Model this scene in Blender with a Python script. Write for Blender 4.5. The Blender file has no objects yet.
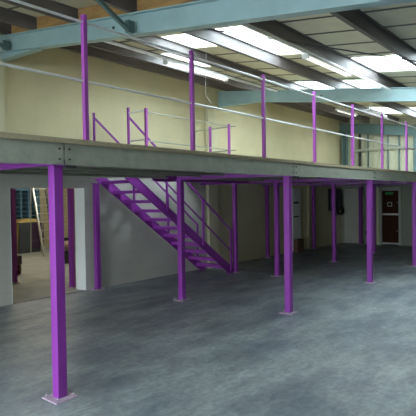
import bpy, bmesh, math, random
from mathutils import Vector, Matrix
random.seed(7)
sc = bpy.context.scene
COL = sc.collection

# ------------------------------------------------------------------ camera
cam_d = bpy.data.cameras.new('camera')
cam_d.sensor_width = 36.0
cam_d.lens = 36.0 * 493.09 / 416.0
cam_d.clip_start = 0.05
cam = bpy.data.objects.new('camera', cam_d)
COL.objects.link(cam)
F = Vector((0.770456, 0.637135, -0.021366))
RT = Vector((0.636974, -0.770748, -0.014537))
UP = Vector((0.025730, -0.002409, 0.999666)); UP = RT.cross(F)
M = Matrix((RT, UP, -F)).transposed().to_4x4()
M.translation = Vector((0, 0, 1.8))
cam.matrix_world = M
sc.camera = cam

# ------------------------------------------------------------------ world, exposure, daylight
w = bpy.data.worlds.new('overcast_sky'); sc.world = w; w.use_nodes = True
bg = w.node_tree.nodes['Background']
bg.inputs[0].default_value = (0.80, 0.92, 1.0, 1)
bg.inputs[1].default_value = 6.5
sc.view_settings.view_transform = 'Standard'
sc.view_settings.look = 'None'
sc.view_settings.exposure = 1.15
sc.view_settings.gamma = 1.0
sc.view_settings.use_curve_mapping = False

def portal(name, loc, rot, sx, sy):
    l = bpy.data.lights.new(name, 'AREA'); l.shape = 'RECTANGLE'; l.size = sx; l.size_y = sy
    l.cycles.is_portal = True
    o = bpy.data.objects.new(name, l); COL.objects.link(o); o.location = loc; o.rotation_euler = rot
    return o

# ------------------------------------------------------------------ materials
def mat(name, col, rough=0.6, metal=0.0, var=0.0, scale=6.0, bump=0.0, stretch=(1, 1, 1), col2=None, coords='Object', spec=None):
    m = bpy.data.materials.new(name); m.use_nodes = True
    nt = m.node_tree; b = nt.nodes['Principled BSDF']
    b.inputs['Base Color'].default_value = (*col, 1)
    b.inputs['Roughness'].default_value = rough
    b.inputs['Metallic'].default_value = metal
    if spec is not None: b.inputs['Specular IOR Level'].default_value = spec
    tc = nt.nodes.new('ShaderNodeTexCoord'); mp = nt.nodes.new('ShaderNodeMapping')
    mp.inputs['Scale'].default_value = stretch
    nt.links.new(tc.outputs[coords], mp.inputs[0])
    nz = nt.nodes.new('ShaderNodeTexNoise'); nz.inputs['Scale'].default_value = scale
    nz.inputs['Detail'].default_value = 6; nz.inputs['Roughness'].default_value = 0.6
    nt.links.new(mp.outputs[0], nz.inputs[0])
    if var > 0:
        r = nt.nodes.new('ShaderNodeValToRGB')
        c2 = col2 if col2 else tuple(max(0, c * (1 - var)) for c in col)
        c1 = tuple(min(1, c * (1 + var * .6)) for c in col)
        r.color_ramp.elements[0].color = (*c2, 1); r.color_ramp.elements[0].position = .3
        r.color_ramp.elements[1].color = (*c1, 1); r.color_ramp.elements[1].position = .7
        nt.links.new(nz.outputs[0], r.inputs[0]); nt.links.new(r.outputs[0], b.inputs['Base Color'])
    if bump > 0:
        bp = nt.nodes.new('ShaderNodeBump'); bp.inputs['Strength'].default_value = bump
        bp.inputs['Distance'].default_value = 0.01
        nt.links.new(nz.outputs[0], bp.inputs['Height']); nt.links.new(bp.outputs[0], b.inputs['Normal'])
    return m

def emit(name, col, s):
    m = bpy.data.materials.new(name); m.use_nodes = True; nt = m.node_tree
    b = nt.nodes['Principled BSDF']; b.inputs['Base Color'].default_value = (*col, 1)
    b.inputs['Emission Color'].default_value = (*col, 1); b.inputs['Emission Strength'].default_value = s
    return m

PURPLE = mat('purple_gloss_paint', (0.265, 0.035, 0.335), 0.42, var=.08, scale=3)
PURPLE_RAIL = mat('purple_rail_paint', (0.36, 0.07, 0.39), 0.4, var=.08, scale=4)
PURPLE_DUSTY = mat('dusty_purple_paint', (0.48, 0.36, 0.46), 0.6, var=.25, scale=20)
GALV = mat('galvanised_steel', (0.42, 0.435, 0.355), 0.5, 0.35, var=.16, scale=9)
TUBE = mat('bright_galvanised_tube', (0.84, 0.85, 0.84), 0.35, 0.25, var=.1, scale=8)
DARKBOLT = mat('dark_bolt_steel', (0.06, 0.06, 0.065), 0.5, 0.5)
BOARD = mat('chipboard_edge', (0.36, 0.30, 0.19), 0.8, var=.2, scale=40)
BOARD_UNDER = mat('deck_board_underside', (0.33, 0.34, 0.30), 0.8, var=.1, scale=10)
TEAL = mat('pale_teal_paint', (0.36, 0.52, 0.54), 0.45, var=.12, scale=2.5)
TEAL_DARK = mat('dark_teal_paint', (0.12, 0.20, 0.20), 0.5, var=.15, scale=3)
PURLIN = mat('dark_grey_purlin', (0.16, 0.14, 0.135), 0.55, var=.3, scale=2, stretch=(.4, 3, 3))
TIMBER = mat('brown_timber_board', (0.39, 0.22, 0.08), 0.7, var=.35, scale=3, stretch=(1, 1, 6))
ROOF = mat('roof_lining_sheet', (0.74, 0.71, 0.56), 0.7, var=.14, scale=1.6)
ROOFRIB = mat('roof_joint_strip', (0.16, 0.16, 0.14), 0.7)
WHITE = mat('white_paint', (0.70, 0.71, 0.68), 0.6, var=.08, scale=3)
FRAME = mat('dull_white_frame', (0.42, 0.43, 0.37), 0.6)
LAMP = emit('fluorescent_tube', (1.0, 0.98, 0.92), 0.35)
LAMP_BACK = emit('lit_fluorescent_tube', (1.0, 0.95, 0.80), 50.0)
BLUE = mat('blue_racking_paint', (0.10, 0.22, 0.33), 0.5, var=.1, scale=5)
DARKBIN = mat('dark_blue_bin', (0.025, 0.02, 0.07), 0.5)
DARKMAROON = mat('dark_drawer', (0.045, 0.015, 0.05), 0.5)
GREYCAB = mat('grey_cabinet_paint', (0.055, 0.065, 0.075), 0.6, var=.1, scale=4)
YELLOW = mat('yellowed_wood', (0.62, 0.47, 0.16), 0.6, var=.15, scale=8)
BROWN = mat('dark_brown_door_wood', (0.055, 0.018, 0.008), 0.6, var=.3, scale=3, stretch=(2, 2, .4), spec=.1)
BROWNBOX = mat('brown_board_box', (0.12, 0.055, 0.035), 0.7, var=.15, scale=6)
GREENSIGN = mat('green_sign', (0.03, 0.25, 0.07), 0.5)
BLACK = mat('black_plastic', (0.012, 0.012, 0.014), 0.45)
RUBBER = mat('dark_red_rubber', (0.10, 0.02, 0.03), 0.6)
ALU = mat('aluminium', (0.62, 0.62, 0.58), 0.4, 0.6)
CREAMSTRIP = mat('cream_timber_strip', (0.62, 0.60, 0.40), 0.6)
CHROME = mat('chrome', (0.8, 0.8, 0.8), 0.2, 1.0)
PINKBAG = mat('pale_pink_cloth', (0.6, 0.42, 0.38), 0.8, var=.3, scale=10)

def brickwall(name, c1, c2, mortar, bump=.25, bw=.44, bh=.215):
    m = bpy.data.materials.new(name); m.use_nodes = True; nt = m.node_tree; b = nt.nodes['Principled BSDF']
    b.inputs['Roughness'].default_value = .75
    g = nt.nodes.new('ShaderNodeNewGeometry'); s = nt.nodes.new('ShaderNodeSeparateXYZ'); nt.links.new(g.outputs['Position'], s.inputs[0])
    a = nt.nodes.new('ShaderNodeMath'); nt.links.new(s.outputs[0], a.inputs[0]); nt.links.new(s.outputs[1], a.inputs[1])
    cb = nt.nodes.new('ShaderNodeCombineXYZ'); nt.links.new(a.outputs[0], cb.inputs[0]); nt.links.new(s.outputs[2], cb.inputs[1])
    br = nt.nodes.new('ShaderNodeTexBrick'); nt.links.new(cb.outputs[0], br.inputs[0])
    br.inputs['Color1'].default_value = (*c1, 1); br.inputs['Color2'].default_value = (*c2, 1); br.inputs['Mortar'].default_value = (*mortar, 1)
    br.inputs['Scale'].default_value = 1.0; br.inputs['Mortar Size'].default_value = .008
    br.inputs['Brick Width'].default_value = bw; br.inputs['Row Height'].default_value = bh
    nz = nt.nodes.new('ShaderNodeTexNoise'); nz.inputs['Scale'].default_value = 1.3; nz.inputs['Detail'].default_value = 6
    nt.links.new(g.outputs['Position'], nz.inputs[0])
    mx = nt.nodes.new('ShaderNodeMix'); mx.data_type = 'RGBA'; mx.blend_type = 'MULTIPLY'; mx.inputs[0].default_value = .35
    nt.links.new(br.outputs[0], mx.inputs[6])
    rp = nt.nodes.new('ShaderNodeValToRGB'); rp.color_ramp.elements[0].color = (.62, .62, .62, 1); rp.color_ramp.elements[0].position = .3
    rp.color_ramp.elements[1].position = .7
    nt.links.new(nz.outputs[0], rp.inputs[0]); nt.links.new(rp.outputs[0], mx.inputs[7]); nt.links.new(mx.outputs[2], b.inputs['Base Color'])
    bp = nt.nodes.new('ShaderNodeBump'); bp.inputs['Strength'].default_value = bump; bp.inputs['Distance'].default_value = .006; bp.invert = True
    nt.links.new(br.outputs[1], bp.inputs['Height']); nt.links.new(bp.outputs[0], b.inputs['Normal'])
    return m
WALL = brickwall('cream_painted_blockwork', (.68, .62, .385), (.67, .61, .38), (.66, .60, .375), .08)
WALLGREY = brickwall('white_painted_blockwork', (.57, .565, .49), (.56, .555, .48), (.53, .525, .455), .08)
PILASTER = mat('cream_painted_casing', (.66, .62, .42), .7, var=.06, scale=2)
WALLBACKROOM = brickwall('cream_brick', (.62, .55, .34), (.58, .51, .31), (.42, .38, .25), .4, .30, .15)

def cladding():
    m = mat('pale_ribbed_cladding', (.50, .50, .36), .6, var=.08, scale=2)
    return m
CLAD = cladding()

def floor_mat():
    m = bpy.data.materials.new('sealed_concrete'); m.use_nodes = True; nt = m.node_tree; b = nt.nodes['Principled BSDF']
    tc = nt.nodes.new('ShaderNodeTexCoord')
    def noise(sc_, st, rot=0, det=8, ro=.62):
        mp = nt.nodes.new('ShaderNodeMapping'); mp.inputs['Scale'].default_value = st; mp.inputs['Rotation'].default_value[2] = rot
        nt.links.new(tc.outputs['Object'], mp.inputs[0])
        n = nt.nodes.new('ShaderNodeTexNoise'); n.inputs['Scale'].default_value = sc_; n.inputs['Detail'].default_value = det; n.inputs['Roughness'].default_value = ro
        nt.links.new(mp.outputs[0], n.inputs[0]); return n
    n1 = noise(.8, (1.0, 1.9, 1), .15); n2 = noise(13, (1, 1.3, 1), .25, 10, .75); n3 = noise(1.6, (1.0, 2.4, 1), -.3, 9, .68)
    r1 = nt.nodes.new('ShaderNodeValToRGB'); e = r1.color_ramp.elements
    e[0].position = .36; e[0].color = (.150, .180, .212, 1); e[1].position = .62; e[1].color = (.33, .365, .365, 1)
    nt.links.new(n1.outputs[0], r1.inputs[0])
    r2 = nt.nodes.new('ShaderNodeValToRGB'); e = r2.color_ramp.elements
    e[0].position = .34; e[0].color = (.62, .64, .68, 1); e[1].position = .62; e[1].color = (1.24, 1.22, 1.18, 1)
    nt.links.new(n2.outputs[0], r2.inputs[0])
    r3 = nt.nodes.new('ShaderNodeValToRGB'); e = r3.color_ramp.elements
    e[0].position = .35; e[0].color = (.74, .74, .74, 1); e[1].position = .6; e[1].color = (1.1, 1.1, 1.1, 1)
    nt.links.new(n3.outputs[0], r3.inputs[0])
    mx = nt.nodes.new('ShaderNodeMix'); mx.data_type = 'RGBA'; mx.blend_type = 'MULTIPLY'; mx.inputs[0].default_value = 1
    nt.links.new(r1.outputs[0], mx.inputs[6]); nt.links.new(r2.outputs[0], mx.inputs[7])
    my = nt.nodes.new('ShaderNodeMix'); my.data_type = 'RGBA'; my.blend_type = 'MULTIPLY'; my.inputs[0].default_value = 1
    nt.links.new(mx.outputs[2], my.inputs[6]); nt.links.new(r3.outputs[0], my.inputs[7]); nt.links.new(my.outputs[2], b.inputs['Base Color'])
    rr = nt.nodes.new('ShaderNodeMapRange'); rr.inputs[3].default_value = .30; rr.inputs[4].default_value = .62
    nt.links.new(n2.outputs[0], rr.inputs[0]); nt.links.new(rr.outputs[0], b.inputs['Roughness'])
    bp = nt.nodes.new('ShaderNodeBump'); bp.inputs['Strength'].default_value = .15; bp.inputs['Distance'].default_value = .01
    nt.links.new(n2.outputs[0], bp.inputs['Height']); nt.links.new(bp.outputs[0], b.inputs['Normal'])
    return m
FLOOR = floor_mat()
FLOOR_BACK = mat('dusty_concrete', (.36, .36, .31), .7, var=.3, scale=1.2, bump=.1)

def skylight_mat():
    m = bpy.data.materials.new('translucent_rooflight_sheet'); m.use_nodes = True; nt = m.node_tree
    nt.nodes.remove(nt.nodes['Principled BSDF']); out = nt.nodes['Material Output']
    a = nt.nodes.new('ShaderNodeBsdfTranslucent'); a.inputs[0].default_value = (.95, .97, .97, 1)
    t = nt.nodes.new('ShaderNodeBsdfTransparent'); t.inputs[0].default_value = (.92, .95, .95, 1)
    x = nt.nodes.new('ShaderNodeMixShader'); x.inputs[0].default_value = .55
    nt.links.new(a.outputs[0], x.inputs[1]); nt.links.new(t.outputs[0], x.inputs[2]); nt.links.new(x.outputs[0], out.inputs[0])
    return m
SKYL = skylight_mat()

# ------------------------------------------------------------------ mesh helpers
class MB:
    """collects shapes and links them as one mesh object"""
    def __init__(s): s.bm = bmesh.new(); s.mats = []
    def mi(s, m):
        if m not in s.mats: s.mats.append(m)
        return s.mats.index(m)
    def _new(s, vs, fs, m):
        i = s.mi(m) if m else 0
        vv = [s.bm.verts.new(v) for v in vs]
        for f in fs:
            try: ff = s.bm.faces.new([vv[k] for k in f]); ff.material_index = i
            except ValueError: pass
        return vv
    def box(s, a, b, m=None):
        x0, y0, z0 = a; x1, y1, z1 = b
        v = [(x0, y0, z0), (x1, y0, z0), (x1, y1, z0), (x0, y1, z0), (x0, y0, z1), (x1, y0, z1), (x1, y1, z1), (x0, y1, z1)]
        s._new(v, [(0, 3, 2, 1), (4, 5, 6, 7), (0, 1, 5, 4), (1, 2, 6, 5), (2, 3, 7, 6), (3, 0, 4, 7)], m); return s
    def frame(s, p, q, prof, upv=(0, 0, 1), m=None):
        """extrude a closed 2D profile (side, up) from p to q"""
        p = Vector(p); q = Vector(q); d = (q - p).normalized(); u = Vector(upv)
        side = d.cross(u)
        if side.length < 1e-5: side = Vector((1, 0, 0))
        side.normalize(); u = side.cross(d).normalized()
        n = len(prof)
        vs = [p + side * a + u * b for a, b in prof] + [q + side * a + u * b for a, b in prof]
        fs = [(k, (k + 1) % n, n + (k + 1) % n, n + k) for k in range(n)] + [tuple(range(n))[::-1], tuple(range(n, 2 * n))]
        s._new(vs, fs, m); return s
    def bar(s, p, q, wd, ht, upv=(0, 0, 1), m=None):
        a, b = wd / 2, ht / 2
        return s.frame(p, q, [(-a, -b), (a, -b), (a, b), (-a, b)], upv, m)
    def tube(s, p, q, r, n=12, m=None):
        return s.frame(p, q, [(r * math.cos(2 * math.pi * k / n), r * math.sin(2 * math.pi * k / n)) for k in range(n)], (0, 0, 1) if abs((Vector(q) - Vector(p)).normalized().z) < .95 else (0, 1, 0), m)
    def path(s, pts, r, n=8, m=None):
        for a, b in zip(pts, pts[1:]): s.tube(a, b, r, n, m)
        return s
    def prism(s, pts, axis, a, b, m=None):
        """polygon in the two remaining axes, extruded along axis"""
        def mk(p, c):
            v = list(p); v.insert(axis, c); return tuple(v)
        n = len(pts)
        vs = [mk(p, a) for p in pts] + [mk(p, b) for p in pts]
        fs = [(k, (k + 1) % n, n + (k + 1) % n, n + k) for k in range(n)] + [tuple(range(n))[::-1], tuple(range(n, 2 * n))]
        s._new(vs, fs, m); return s
    def build(s, name, m, parent=None, bev=0, **tags):
        if not s.mats: s.mats = [m]
        bmesh.ops.recalc_face_normals(s.bm, faces=s.bm.faces)
        me = bpy.data.meshes.new(name); s.bm.to_mesh(me); s.bm.free()
        for x in s.mats: me.materials.append(x)
        o = bpy.data.objects.new(name, me); COL.objects.link(o)
        if parent is not None:
            o.parent = parent
            o.matrix_parent_inverse = Matrix.Identity(4)
            off = parent_world(parent)
            o.location = -off                       # meshes are written in world coordinates
        if bev:
            md = o.modifiers.new('edge_bevel', 'BEVEL'); md.width = bev; md.segments = 2; md.limit_method = 'ANGLE'
        for k, v in tags.items(): o[k] = v
        return o

def parent_world(p):
    off = Vector((0, 0, 0))
    off += p.location
    while p.parent is not None:
        p = p.parent; off += p.location
    return off

def thing(name, label, cat, loc=(0, 0, 0), group=None):
    o = bpy.data.objects.new(name, None); COL.objects.link(o); o.location = loc; o.empty_display_size = .1
    o['label'] = label; o['category'] = cat
    if group: o['group'] = group
    return o
def tag(o, label, cat, group=None, kind=None):
    o['label'] = label; o['category'] = cat
    if group: o['group'] = group
    if kind: o['kind'] = kind
    return o
def struct(o): o['kind'] = 'structure'; return o

def isec(wd, ht, tf=.012, tw=.01):
    a, b, t = wd / 2, ht / 2, tw / 2
    return [(-a, -b), (a, -b), (a, -b + tf), (t, -b + tf), (t, b - tf), (a, b - tf), (a, b), (-a, b), (-a, b - tf), (-t, b - tf), (-t, -b + tf), (-a, -b + tf)]
def csec(wd, ht, t=.006, lip=.018, s=1):
    """C channel, web at side 0, flanges towards s"""
    b = ht / 2
    p = [(0, -b), (wd, -b), (wd, -b + lip), (wd - t, -b + lip), (wd - t, -b + t), (t, -b + t), (t, b - t), (wd - t, b - t), (wd - t, b - lip), (wd, b - lip), (wd, b), (0, b)]
    return [(x * s, y) for x, y in p]

# ------------------------------------------------------------------ geometry constants
YW = 8.05; XE = 17.7; XL = -5.0; YF = -5.0
def zr(y): return 3.52 + .13 * y           # top of the roof beams
ZU = 2.112                                 # underside of the steel deck beams
ZD = 2.352                                 # top of the deck
Y0 = 3.89                                  # front line

# ------------------------------------------------------------------ the setting
struct(MB().box((XL, YF, -.15), (XE + .3, YW, 0)).build('floor', FLOOR))
struct(MB().box((1.0, YW, -.15), (14.5, 17.0, 0)).build('floor', FLOOR_BACK))

OX0, OX1 = 4.37, 5.92; Z1L = ZD - .05
wb = MB()
wb.box((XL, YW, 0), (OX0, YW + .3, zr(YW) + .3)).box((OX1, YW, 0), (XE + .3, YW + .3, zr(YW) + .3)).box((OX0, YW, 2.02), (OX1, YW + .3, zr(YW) + .3))
struct(wb.build('wall_back', WALL))
struct(MB().box((XL, YW - .012, 0), (OX0, YW - .001, Z1L)).box((OX1, YW - .012, 0), (9.63, YW - .001, Z1L)).box((OX0, YW - .012, 2.02), (OX1, YW - .001, Z1L))
       .build('wall_back', WALLGREY))
struct(MB().box((OX1 - .010, YW - .014, 0), (OX1 - .001, YW + .3, 2.02)).box((OX0 + .001, YW - .014, 0), (OX0 + .010, YW + .3, 2.02)).build('trim_5', mat('fresh_white_lining', (.85, .87, .84), .6)))
struct(MB().box((OX0, YW - .02, .0005), (OX1, YW + .05, .004)).build('trim_6', DARKBOLT))
# boxed-in roof columns standing against the back wall
for x in (4.08, 9.85):
    struct(MB().box((x - .19, YW - .10, 0 if x > 5 else ZD), (x + .19, YW - .013, 4.17)).build('trim_1', PILASTER))

# right-hand end wall with a door opening
DY0, DY1 = 5.84, 6.56
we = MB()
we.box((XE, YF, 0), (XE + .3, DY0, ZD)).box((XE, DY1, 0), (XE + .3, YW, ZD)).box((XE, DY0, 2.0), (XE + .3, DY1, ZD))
struct(we.build('wall_right', brickwall('shade_darkened_blockwork', (.31, .33, .26), (.305, .325, .255), (.29, .31, .245), .08)))  # blockwork colour darkened to carry the shade under the deck
cl = MB()
n = 0; y = YF
while y < YW - .001:                        # ribbed sheet with shallow folds
    y2 = min(y + .20, YW)
    cl.box((XE + .03, y, ZD), (XE + .06, y2, zr(YW) + .35))
    cl.box((XE, y, ZD), (XE + .03, min(y + .035, YW), zr(YW) + .35))
    y = y2
struct(cl.build('wall_right', CLAD))

# front and left walls: the left one has a wide open roller doorway
wf = MB()
wf.box((XL, YF - .3, 0), (XE + .3, YF, 3.4))
struct(wf.build('wall_front', mat('bounce_cutting_brown', (.12, .09, .07), .8, var=.2, scale=3)))  # unseen wall, coloured dark to cut light bounced towards the deck
LY0, LY1, LZ = .2, 6.8, 3.2
wl = MB()
wl.box((XL - .3, YF, 0), (XL, LY0, 4.9)).box((XL - .3, LY1, 0), (XL, YW, 4.9)).box((XL - .3, LY0, LZ), (XL, LY1, 4.9))
struct(wl.build('wall_left', WALL))
struct(MB().box((XL - 12, YF - 8, -.15), (XL, YW + 4, -.01)).build('floor', mat('outside_yard_concrete', (.4, .42, .42), .8, var=.2, scale=2)))
portal('daylight_doorway', (XL - .1, (LY0 + LY1) / 2, LZ / 2), (0, -math.pi / 2, 0), LZ, LY1 - LY0)

# roof: lining sheets with real holes for the rooflights
SKY = [(5.85, 7.7, 3.62, 4.80), (5.9, 6.75, 4.80, 5.84), (6.9, 8.2, 6.03, 6.85), (8.25, 9.55, 1.2, 3.58), (10.35, 11.9, 3.62, 6.5), (14.9, 16.4, 3.62, 6.2), (-.9, .6, 1.5, 3.5)]  # last rooflight is out of view, added to light the near bay
xs = sorted(set([XL, XE + .3] + [s[0] for s in SKY] + [s[1] for s in SKY]))
ys = sorted(set([YF - .2, YW + .3] + [s[2] for s in SKY] + [s[3] for s in SKY]))
rf = MB()
T0 = .205
for i in range(len(xs) - 1):
    for j in range(len(ys) - 1):
        cx, cy = (xs[i] + xs[i + 1]) / 2, (ys[j] + ys[j + 1]) / 2
        if any(a < cx < b and c < cy < d for a, b, c, d in SKY): continue
        rf.prism([(ys[j], zr(ys[j]) + T0), (ys[j + 1], zr(ys[j + 1]) + T0), (ys[j + 1], zr(ys[j + 1]) + T0 + .06), (ys[j], zr(ys[j]) + T0 + .06)], 0, xs[i], xs[i + 1], ROOF)
x = XL + .4
while x < XE:
    segs = [(YF, YW)]
    for a, b, c, d in SKY:
        if a - .02 < x < b + .02:
            ns = []
            for s0, s1 in segs:
                if d <= s0 or c >= s1: ns.append((s0, s1))
                else:
                    if c > s0: ns.append((s0, c))
                    if d < s1: ns.append((d, s1))
            segs = ns
    for s0, s1 in segs:
        rf.prism([(s0, zr(s0) + T0 - .012), (s1, zr(s1) + T0 - .012), (s1, zr(s1) + T0 + .001), (s0, zr(s0) + T0 + .001)], 0, x - .014, x + .014, ROOFRIB)
    x += .70
struct(rf.build('ceiling', ROOF))
for k, (a, b, c, d) in enumerate(SKY):
    g = MB().prism([(c, zr(c) + T0 + .02), (d, zr(d) + T0 + .02), (d, zr(d) + T0 + .026), (c, zr(c) + T0 + .026)], 0, a, b)
    struct(g.build('window_%d' % (k + 1), SKYL))
    portal('daylight_rooflight', ((a + b) / 2, (c + d) / 2, zr((c + d) / 2) + T0 + .05), (math.atan(.13), 0, 0), b - a, d - c)

# room behind the opening
struct(MB().box((1.0, 16.7, 0), (14.5, 17.0, 3.2)).build('wall_rear', WALLBACKROOM))
struct(MB().box((.7, YW + .3, 0), (1.0, 17.0, 3.2)).build('wall_rear_left', WALLBACKROOM))
struct(MB().box((14.5, YW + .3, 0), (14.8, 17.0, 3.2)).build('wall_rear_right', WALLBACKROOM))
struct(MB().box((.7, YW + .3, 3.0), (14.8, 17.0, 3.2)).build('ceiling_rear', WHITE))

# ------------------------------------------------------------------ roof steel
BX = [-1.6, 4.27, 10.2]
def rafter(x, label):
    t = thing('roof_beam', label, 'roof beam', (x, YW, 4.4), 'pale teal steel beams carrying the roof')
    D = .275
    for z0, z1, hw in ((-D, -D + .018, .07), (-.018, 0, .07), (-D, 0, .007)):
        pass
    b = MB()
    def strip(za, zb, hw):
        b.prism([(YF, zr(YF) + za), (YW - .02, zr(YW - .02) + za), (YW - .02, zr(YW - .02) + zb), (YF, zr(YF) + zb)], 0, x - hw, x + hw)
    strip(-D, -D + .016, .065); strip(-.016, 0, .065); strip(-D + .01, -.01, .008)
    b.build('web_and_flanges', TEAL, t)
    h = MB(); ya, yb = 6.85, YW - .02
    h.prism([(ya, zr(ya) - D), (yb, zr(yb) - D), (yb, 4.16)], 0, x - .008, x + .008)
    h.frame((x, ya, zr(ya) - D - .006), (x, yb, 4.16), [(-.065, -.008), (.065, -.008), (.065, .008), (-.065, .008)])
    h.build('haunch', TEAL, t)
    for yy in (5.16, 1.35):
        for dy in (-.08, .08):
            zz = zr(yy + dy) - D / 2
            MB().tube((x - .03, yy + dy, zz), (x - .008, yy + dy, zz), .016, 6).build('bolt', DARKBOLT, t)
    return t
rafter(BX[1], 'nearest pale teal steel roof beam crossing the top of the photo')
rafter(BX[2], 'second pale teal roof beam, ending on the cream wall above the guardrail')
rafter(BX[0], 'pale teal roof beam over the doorway end of the hall, behind the camera')
# gable frame at the end wall
t = thing('gable_frame', 'dark green steel frame against the ribbed end wall', 'steel frame', (XE - .1, YW, 0))
b = MB()
for za, zb, hw in ((-.36, -.34, .06), (-.016, 0, .06), (-.35, -.01, .02)):
    b.prism([(YF, zr(YF) * .985 + za + .02), (YW - .02, zr(YW) * .985 + za + .02), (YW - .02, zr(YW) * .985 + zb + .02), (YF, zr(YF) * .985 + zb + .02)], 0, XE - .10 - hw, XE - .10 + hw)
b.build('rafter', TEAL_DARK, t)
MB().frame((XE - .12, YW - .22, ZD), (XE - .12, YW - .22, 4.2), isec(.16, .18), (0, 1, 0)).build('column', TEAL_DARK, t)
for yy, wd in ((7.29, .07), (6.98, .04), (6.26, .03), (5.87, .035)):
    MB().box((XE - .06, yy - wd / 2, ZD), (XE - .005, yy + wd / 2, 4.2)).build('post', DARKBOLT if wd > .06 else TEAL_DARK, t)
MB().box((XE - .09, 5.22, ZD), (XE - .005, 5.36, 4.2)).build('post', TEAL_DARK, t)
MB().box((XE - .075, YF, 3.41), (XE - .035, YW - .32, 3.50)).build('sheeting_rail', GALV, t)

# purlins
PY = [(7.72, 'dark roof purlin running along the top of the cream wall'), (6.95, 'dark purlin next below the one on the cream wall'),
      (5.9, 'dark purlin crossing over the far edge of the large rooflight'), (4.70, 'dark purlin splitting the large white rooflight'),
      (3.6, 'dark purlin running from the right edge of the large rooflight'), (2.43, 'dark purlin nearest the upper right corner'),
      (1.3, 'dark purlin outside the photo on the low side'), (.15, None), (-1.0, None), (-2.15, None), (-3.3, None), (-4.4, None)]
LOW = {.15: 'dark purlin of the low side, second out of the photo', -1.0: 'dark purlin of the low side, above the open floor in front of the camera', -2.15: 'dark purlin of the low side, two away from the lowest one',
       -3.3: 'dark purlin of the low side, next to the lowest one', -4.4: 'lowest dark purlin, beside the wall opposite the deck'}
for yy, lab in PY:
    z0 = zr(yy) + .012
    if lab is None: lab = LOW[yy]
    o = MB().frame((XL, yy, z0 + .095), (XE + .05, yy, z0 + .095), [(-.05, -.095), (.012, -.095), (.012, .082), (.05, .082), (.05, .095), (0, .095), (0, -.083), (-.05, -.083)]).build('roof_purlin', PURLIN)
    tag(o, lab, 'roof purlin', 'dark steel purlins under the roof')

# timber infill above the nearest beam: one board between each two purlins
for a, b in ((3.62, 4.63), (4.76, 5.84), (5.96, 6.89), (7.02, 7.64), (2.49, 3.54)):
    lab = {3.62: 'brown timber board above the nearest teal beam, over the first guardrail bay', 4.76: 'brown timber board above the nearest teal beam, left of the first tall post',
           5.96: 'brown timber board above the teal beam in the upper left corner', 7.02: 'brown timber board above the teal beam beside the cream wall',
           2.49: 'rightmost brown timber board above the nearest teal beam'}[a]
    a2, b2 = a + .02, b - .02
    o = MB().prism([(a2, zr(a2) + .003), (b2, zr(b2) + .003), (b2, zr(b2) + .195), (a2, zr(a2) + .195)], 0, BX[1] - .03, BX[1] + .03).build('infill_board', TIMBER)
    tag(o, lab, 'timber board', 'brown timber boards above the nearest roof beam')

# knee braces from purlins down to the beams
def brace(x0, y, x1, lab):
    p = (x0, y, zr(y) + .03); q = (x1, y, zr(y) - .25)
    t = thing('purlin_brace', lab, 'brace', q, 'slim braces between purlins and roof beams')
    MB().bar(p, q, .045, .045).build('strut', TEAL_DARK, t)
    MB().box((x1 - .05, y - .03, zr(y) - .27), (x1 + .05, y + .03, zr(y) - .12)).build('cleat', TEAL_DARK, t)
brace(BX[1] - .65, 4.66, BX[1] - .11, 'slim dark brace meeting the nearest teal beam right of the first tall post')
brace(BX[1] - .65, 7.66, BX[1] - .11, 'slim dark brace meeting the teal beam in the upper left corner')
brace(BX[2] + .65, 4.66, BX[2] + .11, 'slim brace behind the second teal beam by the rooflight')
# wind bracing rods
for p, q, lab in (((4.5, 4.6), (10.1, .6), 'thin dark tie rod running diagonally between two teal beams'),):
    o = MB().tube((p[0], p[1], zr(p[1]) - .03), (q[0], q[1], zr(q[1]) - .03), .010, 6).build('tie_rod', DARKBOLT)
    tag(o, lab, 'tie rod')

# fluorescent fittings on cable trunking
def lamp_row(y, dz, lab_t, runs):
    z = zr(y) + dz
    o = MB().box((4.55, y - .02, z + .03), (10.05, y + .02, z + .07)).build('cable_trunking', TUBE)
    tag(o, lab_t, 'cable trunking')
    for x0, x1, lab in runs:
        t = thing('fluorescent_light', lab, 'light', (x0, y, z), 'batten lights under the roof')
        MB().prism([(y - .06, z - .005), (y + .06, z - .005), (y + .035, z + .029), (y - .035, z + .029)], 0, x0, x1).build('housing', WHITE, t)
        MB().tube((x0 + .04, y - .03, z - .024), (x1 - .04, y - .03, z - .024), .016, 8).build('tube', LAMP, t)
        MB().tube((x0 + .04, y + .03, z - .024), (x1 - .04, y + .03, z - .024), .016, 8).build('tube', LAMP, t)
        for xx in (x0 + .01, x1 - .04):
            MB().box((xx, y - .05, z - .045), (xx + .03, y + .05, z - .004)).build('lamp_holder', WHITE, t)
lamp_row(6.15, -.10, 'thin cable trunking beneath the large rooflight', [(6.3, 8.1, 'white twin tube batten light behind the second tall post')])
lamp_row(3.50, -.12, 'thin cable trunking beneath the purlin right of the large rooflight', [(6.5, 8.05, 'white twin tube batten light right of the large rooflight')])
for yy, xx0, lab in ((6.15, 13.3, 'distant batten light above the fifth guardrail post'), (5.4, 13.7, 'distant batten light near the sixth guardrail post')):
    z = zr(yy) - .07
    t = thing('fluorescent_light', lab, 'light', (xx0, yy, z), 'batten lights under the roof')
    MB().box((xx0, yy - .05, z), (xx0 + 1.35, yy + .05, z + .05)).build('housing', WHITE, t)
    MB().tube((xx0 + .04, yy, z - .02), (xx0 + 1.3, yy, z - .02), .018, 8).build('tube', LAMP, t)
    for xx in (xx0 + .2, xx0 + 1.1):
        MB().box((xx, yy - .015, z + .05), (xx + .03, yy + .015, zr(yy) + .21)).build('hanger', WHITE, t)
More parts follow.
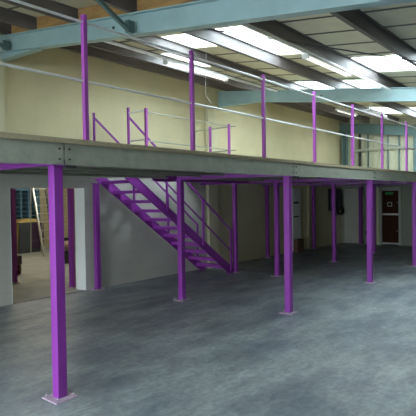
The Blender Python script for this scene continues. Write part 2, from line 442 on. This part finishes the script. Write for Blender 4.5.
# pull cord hanging from the rooflight
pts = [(6.0, 4.95, 4.37), (6.02, 4.97, 4.1), (6.02, 4.98, 3.8), (6.03, 5.0, 3.55), (6.05, 5.02, 3.42), (6.15, 4.98, 3.30)]
tag(MB().path(pts, .003, 6).build('pull_cord', WHITE), 'thin white cord hanging down from the large rooflight', 'cord')

# ------------------------------------------------------------------ mezzanine columns
S = .0475
def column(x, y, label, top=ZU, plate=.115, group='purple steel columns under the mezzanine'):
    t = thing('steel_column', label, 'column', (x, y, 0), group)
    MB().box((x - S, y - S, .012), (x + S, y + S, top - .012)).build('shaft', PURPLE, t, bev=.006)
    p = MB().box((x - plate, y - plate, 0), (x + plate, y + plate, .012)).build('base_plate', PURPLE_DUSTY, t, label='dusty pinkish base plate')
    MB().box((x - .07, y - .07, top - .012), (x + .07, y + .07, top)).build('cap_plate', PURPLE, t)
    for sx in (-1, 1):
        for sy in (-1, 1):
            bx, by = x + sx * (plate - .03), y + sy * (plate - .03)
            MB().tube((bx, by, .010), (bx, by, .030), .010, 6).tube((bx, by, .03), (bx, by, .050), .005, 6).build('anchor_bolt', CHROME, p)
    return t
FX = [2.555, 6.63, 9.905, 12.84]
labs = ['large nearest purple steel column standing at lower left', 'second front purple column, right of the middle of the floor', 'third front purple column, just left of the brown door', 'purple front column at the right edge of the photo']
for x, l in zip(FX, labs): column(x, Y0, l)
MX = [6.37, 9.56, 12.49, 15.1]
labs = ['purple inner column standing in front of the stairs', 'purple inner column just left of the second front column', 'purple inner column in front of the dark hanging cables', 'dark purple column half hidden behind the third front column']
for x, l in zip(MX, labs): column(x, 5.89 if x < 15 else 5.79, l)
column(9.51, 7.03, 'purple column standing right beside the foot of the stairs')
for x, y, l in ((6.12, 7.93, 'purple column against the white wall below the top of the stairs'), (12.28, 7.90, 'dark purple column against the cream wall left of the second front column'),
                (15.22, 7.92, 'dark purple column against the cream wall right of the pale panel'), (17.45, 7.2, 'dark purple column against the end wall by the small black box')):
    column(x, y, l, plate=.1)
column(5.56, 10.1, 'dark purple column seen through the opening, by the grey wall end', top=2.05, plate=.08)
column(5.965, 8.56, 'dark purple column seen through the opening, beside the white pillar', top=2.05, plate=.08)
column(-1.5, Y0, 'front column beyond the left edge of the photo'); column(-1.5, 5.89, 'inner column beyond the left edge of the photo')
column(2.5, 5.89, 'inner column outside the left edge of the photo'); column(16.0, Y0, 'front column beyond the right edge of the photo')

# ------------------------------------------------------------------ mezzanine steelwork
Z1 = ZD - .048
def cross(x0, x1, y1, label, mb=PURPLE):
    o = MB().frame((x0, Y0 - .02, (ZU + Z1) / 2), (x1, y1, (ZU + Z1) / 2), isec(.10, Z1 - ZU, .012, .008)).build('floor_beam', mb)
    tag(o, label, 'floor beam', 'purple beams under the mezzanine')
cross(2.555, 2.5, YW - .02, 'purple deck beam running back from the nearest column')
cross(6.63, 6.35, 5.95, 'purple deck beam from the second front column to the column by the stairs')
cross(9.905, 9.45, YW - .02, 'purple deck beam running back from the third front column')
cross(12.84, 12.25, YW - .02, 'purple deck beam running back from the front column at the right edge')
cross(15.95, 15.2, YW - .02, 'purple deck beam near the end wall')
cross(-1.5, -1.5, YW - .02, 'purple deck beam beyond the left edge of the photo')
# beams parallel to the front along the stair opening
SX0, SX1, SY0 = 6.10, 8.80, 6.62
def long_beam(x0, x1, y, label):
    o = MB().frame((x0, y, (ZU + Z1) / 2), (x1, y, (ZU + Z1) / 2), isec(.09, Z1 - ZU - .001, .012, .008)).build('trimmer_beam', PURPLE)
    tag(o, label, 'trimmer beam')
long_beam(6.35, 9.42, SY0 - .06, 'purple trimmer beam along the near side of the stair opening')
for xx, lab in ((SX0 - .06, 'galvanised trimmer beam at the head of the stairs'), (SX1 + .06, 'galvanised trimmer beam beyond the foot end of the stair opening')):
    o = MB().frame((xx, SY0, Z1 - .05), (xx, YW - .02, Z1 - .05), isec(.08, .10, .012, .008)).build('trimmer_beam', GALV)
    tag(o, lab, 'trimmer beam', 'galvanised trimmers across the ends of the stair opening')
# galvanised edge beam lengths, jointed next to the columns
YE = Y0 - .065
JX = [(-1.6, 2.60, 'leftmost length of galvanised edge beam, ending at the nearest column'), (2.615, 6.72, 'galvanised edge beam length between the two largest columns'),
      (6.735, 9.99, 'galvanised edge beam length right of the second front column'), (10.005, 12.95, 'galvanised edge beam length right of the third front column'),
      (12.965, XE - .02, 'galvanised edge beam length running to the end wall')]
for a, b, lab in JX:
    t = thing('edge_beam', lab, 'edge beam', (a, YE, ZU), 'galvanised channel lengths along the mezzanine edge')
    MB().frame((a, YE, (ZU + Z1) / 2), (b, YE, (ZU + Z1) / 2), csec(.05, Z1 - ZU, .006, .018, -1)).build('channel', GALV, t)
    for xx in ([a + .045] if a > 0 else []) + [b - .045]:
        for zz in (ZU + .05, Z1 - .05):
            MB().tube((xx, YE - .014, zz), (xx, YE + .002, zz), .009, 6).build('bolt', DARKBOLT, t)
# splice plates with the dark cleat under each joint
for x, lab in ((2.607, 'dark bolted cleat beside the top of the nearest column'), (6.727, 'dark bolted cleat beside the top of the second front column'), (9.997, 'dark bolted cleat beside the top of the third front column')):
    t = thing('splice_cleat', lab, 'cleat', (x, YE, ZU))
    MB().box((x - .006, YE + .007, ZU + .002), (x + .12, YE + .035, ZU + .05)).build('plate', DARKBOLT, t)
    MB().box((x + .0, YE - .024, ZU - .028), (x + .11, YE + .05, ZU - .002)).build('bracket', DARKBOLT, t)
# joists
def joists(x0, x1, ys_, where):
    for k, yy in enumerate(ys_):
        o = MB().frame((x0, yy, ZU + .110), (x1, yy, ZU + .110), csec(.05, .16, .005, .016, 1)).build('galvanised_joist', GALV)
        tag(o, 'galvanised joist %s, %s' % (where, ['nearest the edge beam', 'second back from the edge beam', 'third back from the edge beam', 'fourth back from the edge beam', 'fifth back from the edge beam', 'sixth back from the edge beam', 'seventh back from the edge beam'][k]),
            'joist', 'galvanised joists under the mezzanine deck')
jy = [4.35, 4.85, 5.35, 6.15]; jy2 = [4.35, 4.85, 5.35, 6.1, 6.6, 7.1, 7.6]
joists(-1.44, 2.45, jy2, 'left of the nearest column')
joists(2.60, 6.28, jy, 'between the two largest columns')
joists(2.60, 5.94, [], '')
joists(6.72, 9.45, jy, 'beyond the second front column')
joists(9.88, 12.25, jy2, 'beyond the third front column')
joists(12.80, 15.15, jy2, 'near the right edge')
# deck board with the stair opening
d = MB()
for a, b in (((-1.6, Y0 - .085), (XE - .02, SY0)), ((-1.6, SY0), (SX0, YW - .02)), ((SX1, SY0), (XE - .02, YW - .02))):
    d.box((a[0], a[1], Z1 + .001), (b[0], b[1], ZD))
o = d.build('mezzanine_deck', BOARD); tag(o, 'tan chipboard mezzanine deck seen edge-on above the galvanised beam', 'mezzanine deck')

# ------------------------------------------------------------------ guardrail along the front edge
XP = [2.897, 4.437, 5.985, 7.529, 9.084, 10.631, 12.242, 13.8, 15.35, 16.9]
gt = thing('guardrail', 'long guardrail of tall purple posts and galvanised tubes on the mezzanine edge', 'guardrail', (XP[0], Y0, ZD))
PR = .0225
ZR = 3.531
for k, x in enumerate([1.36, -.18] + XP):
    p = MB().box((x - PR, Y0 - PR, ZD + .008), (x + PR, Y0 + PR, ZR + .015)).build('post', PURPLE_RAIL, gt, bev=.004)
    MB().box((x - .05, Y0 - .045, ZD), (x + .07, Y0 + .06, ZD + .008)).build('foot_plate', PURPLE_RAIL, p)
MB().tube((-.3, Y0, 3.475), (XE - .16, Y0, 3.475), .0125, 12).build('top_rail', TUBE, gt, label='bright galvanised top tube')
MB().tube((-.3, Y0, 2.921), (XE - .16, Y0, 2.921), .0125, 12).build('mid_rail', TUBE, gt, label='bright galvanised middle tube')

# ------------------------------------------------------------------ staircase
st = thing('staircase', 'purple open tread steel staircase with handrails descending to the right', 'staircase', (9.2, 7.45, 0))
XT, XB_, ZT = 6.02, 9.36, ZD
sl = .692
def zst(x): return (XB_ + .20 - x) * sl        # nosing line
YN, YFAR = 7.05, 7.93
for yy in (YN, YFAR):
    xa = SX0 + .0
    lo, hi = -.20, .015
    # string as a sloping plate, cut plumb at the top and flat on the floor
    xbot_lo = XB_ + .20 + lo / sl
    MB().prism([(xa, zst(xa) + lo), (xbot_lo, 0.0), (XB_ + .09, 0.0), (XB_ + .09, zst(XB_ + .09) + hi), (xa + .02, zst(xa) + hi)], 1, yy - .006, yy + .006).prism(
        [(xa, zst(xa) + hi - .012), (xa, zst(xa) + hi), (XB_ + .09, zst(XB_ + .09) + hi), (XB_ + .09, zst(XB_ + .09) + hi - .012)], 1, yy - .018, yy + .018).prism(
        [(xa, zst(xa) + lo - .0), (xa, zst(xa) + lo + .012), (xbot_lo - .02, .016), (xbot_lo - .02, .001)], 1, yy - .018, yy + .018).build('string', PURPLE, st)
NR = 12
rise = ZT / NR; go = rise / sl
for k in range(1, NR):
    z = k * rise; xf = XB_ + .20 - (k) * go      # tread front (nosing) towards +X
    MB().box((xf - .20, YN + .012, z - .008), (xf + .02, YFAR - .012, z)).box((xf + .012, YN + .012, z - .055), (xf + .02, YFAR - .012, z - .008)).box((xf - .20, YN + .012, z - .06), (xf - .192, YFAR - .012, z - .008)).build('tread', PURPLE, st)
def zrail(x): return 1.02 + .74 * (9.33 - x)
for yy, px in ((YN - .02, (6.20, 7.20, 8.33, 9.33)), (YFAR + .0, (6.10, 7.12, 8.15, 9.17))):
    yy2 = yy
    for x in px:
        zb = max(.0, zst(x) - .10) if x > 6.25 else ZD + .001
        zt = zrail(x) + .01 if x > 6.25 else 3.50
        MB().box((x - .018, yy2 - .018, zb), (x + .018, yy2 + .018, zt)).build('post', PURPLE, st)
    MB().bar((px[0], yy2, zrail(px[0])), (px[-1] + .03, yy2, zrail(px[-1] + .03)), .026, .034).build('handrail', PURPLE, st)
    MB().bar((px[0], yy2, zrail(px[0]) - .50), (px[-1], yy2, zrail(px[-1]) - .50), .022, .028).build('mid_rail', PURPLE, st)
MB().box((9.20, YN - .06, 0), (9.50, YN + .05, .008)).build('foot_plate', PURPLE, st)
MB().box((9.20, YFAR - .05, 0), (9.50, YFAR + .05, .008)).build('foot_plate', PURPLE, st)

# guard around the stair opening
gg = thing('stair_guard', 'low guard of purple posts and thin tubes around the stair opening on the deck', 'guardrail', (6.2, 6.55, ZD))
for x, y, z in ((6.20, 6.55, 3.43), (8.75, 6.60, 3.42), (8.75, 7.14, 3.41)):
    p = MB().box((x - .022, y - .022, ZD + .006), (x + .022, y + .022, z)).build('post', PURPLE_RAIL, gg)
    MB().box((x - .05, y - .05, ZD), (x + .05, y + .05, ZD + .006)).build('foot_plate', PURPLE_RAIL, p)
for zz in (3.375, 2.85):
    MB().tube((6.20, 6.60, zz), (8.75, 6.62, zz), .012, 8).build('side_rail', GALV, gg)
    MB().tube((6.20, 6.60, zz + .02), (6.20, 7.00, zz + .02), .015, 8).build('head_rail', TUBE, gg)
    MB().tube((8.75, 6.42, zz - .02), (8.75, 7.70, zz - .02), .013, 8).build('end_rail', GALV, gg)

# ------------------------------------------------------------------ things along the walls under the deck
t = thing('wall_panel', 'pale grey panel with dark slots on the cream wall behind the second column', 'panel', (14.25, YW, 0))
MB().box((13.88, YW - .09, .02), (14.40, YW - .013, 2.03)).build('board', WHITE, t)
MB().box((13.93, YW - .10, 1.56), (14.25, YW - .091, 1.62)).build('slot', BLACK, t)
MB().box((13.93, YW - .10, 1.12), (14.25, YW - .091, 1.16)).build('slot', BLACK, t)
o = MB().box((13.88, YW - .26, 0), (14.28, YW - .11, .42)).build('brown_box', BROWNBOX, None, bev=.008)
tag(o, 'low dark brown box standing on the floor in front of the pale panel', 'box')
struct(MB().box((15.0, YW - .05, 0), (15.12, YW - .013, 2.1)).build('trim_2', WALL))

t = thing('cable_coil', 'dark bundle of cables hung on the cream wall behind the third inner column', 'cables', (17.1, YW - .1, 1.3))
MB().box((16.55, YW - .16, 1.25), (16.80, YW - .014, 2.05)).build('switch_box', BLACK, t, bev=.01)
MB().box((17.22, YW - .14, 1.32), (17.42, YW - .014, 2.05)).build('switch_box', BLACK, t, bev=.01)
lp = [(17.32 + .26 * math.sin(a), YW - .10, 1.24 + .13 * math.cos(a)) for a in [k * math.pi / 8 for k in range(17)]]
MB().path(lp, .035, 8).build('coil', BLACK, t)
MB().path([(x, y - .05, z - .02) for x, y, z in lp], .03, 8).build('coil', BLACK, t)
MB().path([(16.68, YW - .1, 1.25), (16.75, YW - .1, 1.1), (17.0, YW - .1, 1.08), (17.1, YW - .1, 1.2)], .02, 6).build('cable', BLACK, t)

# end wall: framed white sheet, vertical strips, door
struct(MB().box((XE - .03, 7.33, .02), (XE - .001, 7.92, 2.05)).build('trim_3', WALLGREY))
struct(MB().box((XE - .05, 6.60, 0), (XE - .001, 6.68, 2.08)).build('trim_4', CREAMSTRIP))
dr = struct(MB().box((XE + .03, DY0 + .06, .03), (XE + .07, DY1 - .06, 1.945)).build('door_1', BROWN))
fr = MB().box((XE - .03, DY0 - .03, 0), (XE + .12, DY0 + .06, 2.06)).box((XE - .03, DY1 - .06, 0), (XE + .12, DY1 + .03, 2.06)).box((XE - .03, DY0 - .03, 1.95), (XE + .12, DY1 + .03, 2.08)).build('door_frame', FRAME, dr)
struct(fr)
MB().box((XE + .01, DY0 + .07, 1.07), (XE + .03, DY1 - .07, 1.14)).build('push_bar', ALU, dr)
MB().box((XE + .022, DY0 + .07, .035), (XE + .03, DY1 - .07, .09)).build('kick_strip', ALU, dr)
MB().tube((XE - .01, DY0 + .12, .52), (XE + .03, DY0 + .12, .52), .022, 10).build('lower_knob', CHROME, dr)
MB().tube((XE - .01, DY0 + .11, 1.53), (XE + .03, DY0 + .11, 1.53), .02, 10).build('upper_knob', CHROME, dr)
o = MB().box((XE + .020, 6.10, 1.80), (XE + .029, 6.38, 1.90)).build('exit_sign', GREENSIGN); tag(o, 'small dark green sign at the top of the brown door', 'sign')
ns = MB().box((XE + .020, 6.14, 1.38), (XE + .029, 6.31, 1.54), FRAME).box((XE + .016, 6.17, 1.41), (XE + .0199, 6.28, 1.51), BROWN).build('door_notice', WHITE)
tag(ns, 'small square white framed notice on the upper part of the brown door', 'notice')
struct(MB().box((XE + .14, DY0, 0), (XE + .3, DY1, 2.0)).build('wall_right', BLACK))
t = thing('wall_box', 'small black box on the end wall low down, left of the third front column', 'box', (XE, 6.95, .4))
MB().box((XE - .16, 6.86, .34), (XE - .002, 7.06, .50)).build('body', BLACK, t, bev=.02)
MB().tube((XE - .08, 6.92, .50), (XE - .08, 6.92, .58), .04, 10).build('cap', BLACK, t)

# ------------------------------------------------------------------ through the opening
rk = thing('storage_rack', 'tall blue rack of dark pigeonholes seen through the opening', 'storage rack', (9.5, 16.5, 0))
MB().box((8.95, 16.55, 0), (9.95, 16.58, 2.5)).build('back_panel', DARKBIN, rk)
MB().box((8.95, 16.20, 2.14), (9.95, 16.55, 2.5)).build('top_box', BLUE, rk)
for x in (8.95, 9.22, 9.52, 9.55 + .30, 9.93):
    MB().box((x - .025, 16.18, 0), (x + .025, 16.55, 2.14)).build('upright', BLUE, rk)
for k in range(13):
    z = .12 + k * .158
    MB().box((8.97, 16.20, z), (9.93, 16.55, z + .022)).build('shelf', BLUE, rk)
cb = thing('storage_cabinet', 'dark low cabinet with three drawer gaps in front of the blue rack', 'cabinet', (9.1, 15.6, 0))
MB().box((8.72, 15.45, 0), (9.12, 15.85, 1.02)).build('side_panel', GREYCAB, cb)
MB().box((9.12, 15.47, 0), (9.62, 15.85, 1.00)).build('carcass', GREYCAB, cb)
for k in range(3):
    MB().box((9.13, 15.44, .14 + k * .30), (9.62, 15.469, .40 + k * .30)).build('drawer', DARKMAROON, cb)
arch = [(8.66, 1.04), (9.50, 1.04), (9.44, 1.10), (9.30, 1.15), (9.10, 1.17), (8.88, 1.14), (8.74, 1.09)]
MB().prism(arch, 1, 15.42, 15.88).build('worktop', YELLOW, cb, label='yellowish curved top')

ld = thing('stepladder', 'pale aluminium stepladder standing open beyond the opening', 'ladder', (8.95, 14.3, 0))
A0, A1 = Vector((8.72, 14.0, 0)), Vector((9.14, 14.06, 0)); T_ = Vector((.20, .95, 2.6)); T0v, T1v = A0 + T_ + Vector((-.04, 0, 0)), A1 + T_ + Vector((.06, 0, 0))
MB().bar(A0, T0v, .045, .06, (0, 1, 0)).build('rail', ALU, ld); MB().bar(A1, T1v, .03, .06, (0, 1, 0)).build('rail', GREYCAB, ld)
for k in range(1, 10):
    f = k / 9.6; MB().bar(A0.lerp(T0v, f), A1.lerp(T1v, f), .06, .022).build('rung', ALU, ld)
for s_, q_ in ((A0, T0v), (A1, T1v)):
    MB().bar(s_ + Vector((.30, 1.28, 0)), q_, .02, .03, (0, 1, 0)).build('back_leg', ALU, ld)

tr = thing('hand_truck', 'yellow hand truck with dark red wheels leaning by the dark purple column', 'hand truck', (6.2, 11.2, 0))
MB().path([(6.22, 11.25, .12), (6.17, 11.0, 1.22)], .025, 8).build('frame', YELLOW, tr)
MB().path([(5.98, 11.45, .12), (5.95, 11.2, 1.22), (6.17, 11.0, 1.22)], .022, 8).build('frame', YELLOW, tr)
for x, y in ((6.27, 11.23), (6.05, 11.50)):
    MB().tube((x, y, .12), (x + .05, y - .04, .12), .12, 18).build('wheel', RUBBER, tr)
MB().box((6.12, 11.05, .25), (6.28, 11.2, .46)).build('bracket', DARKMAROON, tr)
MB().tube((6.0, 11.45, .12), (6.3, 11.2, .12), .015, 8).build('axle', BLACK, tr)
MB().box((5.98, 11.1, .012), (6.26, 11.42, .03)).build('toe_plate', RUBBER, tr)

t = thing('cloth_bundle', 'pale pinkish bundle topped with black, right of the nearest column', 'bundle', (8.2, 12.0, 0))
bb = MB(); bmesh.ops.create_icosphere(bb.bm, subdivisions=3, radius=.16, matrix=Matrix.Translation((8.2, 12.0, .50)))
for v in bb.bm.verts:
    v.co.x += .03 * math.sin(20 * v.co.z + 9 * v.co.y); v.co.z = max(.34, v.co.z)
bb.build('cloth', PINKBAG, t)
MB().box((8.04, 11.86, 0), (8.36, 12.14, .34)).build('crate', GREYCAB, t)
MB().box((8.12, 11.93, .64), (8.28, 12.07, .72)).build('cap', BLACK, t)

for (x, y, lab) in ((6.5, 12.0, 'fluorescent ceiling light inside the back room'), (9.5, 13.5, 'second fluorescent ceiling light inside the back room')):
    t = thing('fluorescent_light', lab, 'light', (x, y, 2.95))
    MB().box((x - .75, y - .07, 2.93), (x + .75, y + .07, 3.0)).build('housing', WHITE, t)
    MB().tube((x - .7, y, 2.91), (x + .7, y, 2.91), .03, 10).build('tube', LAMP_BACK, t)
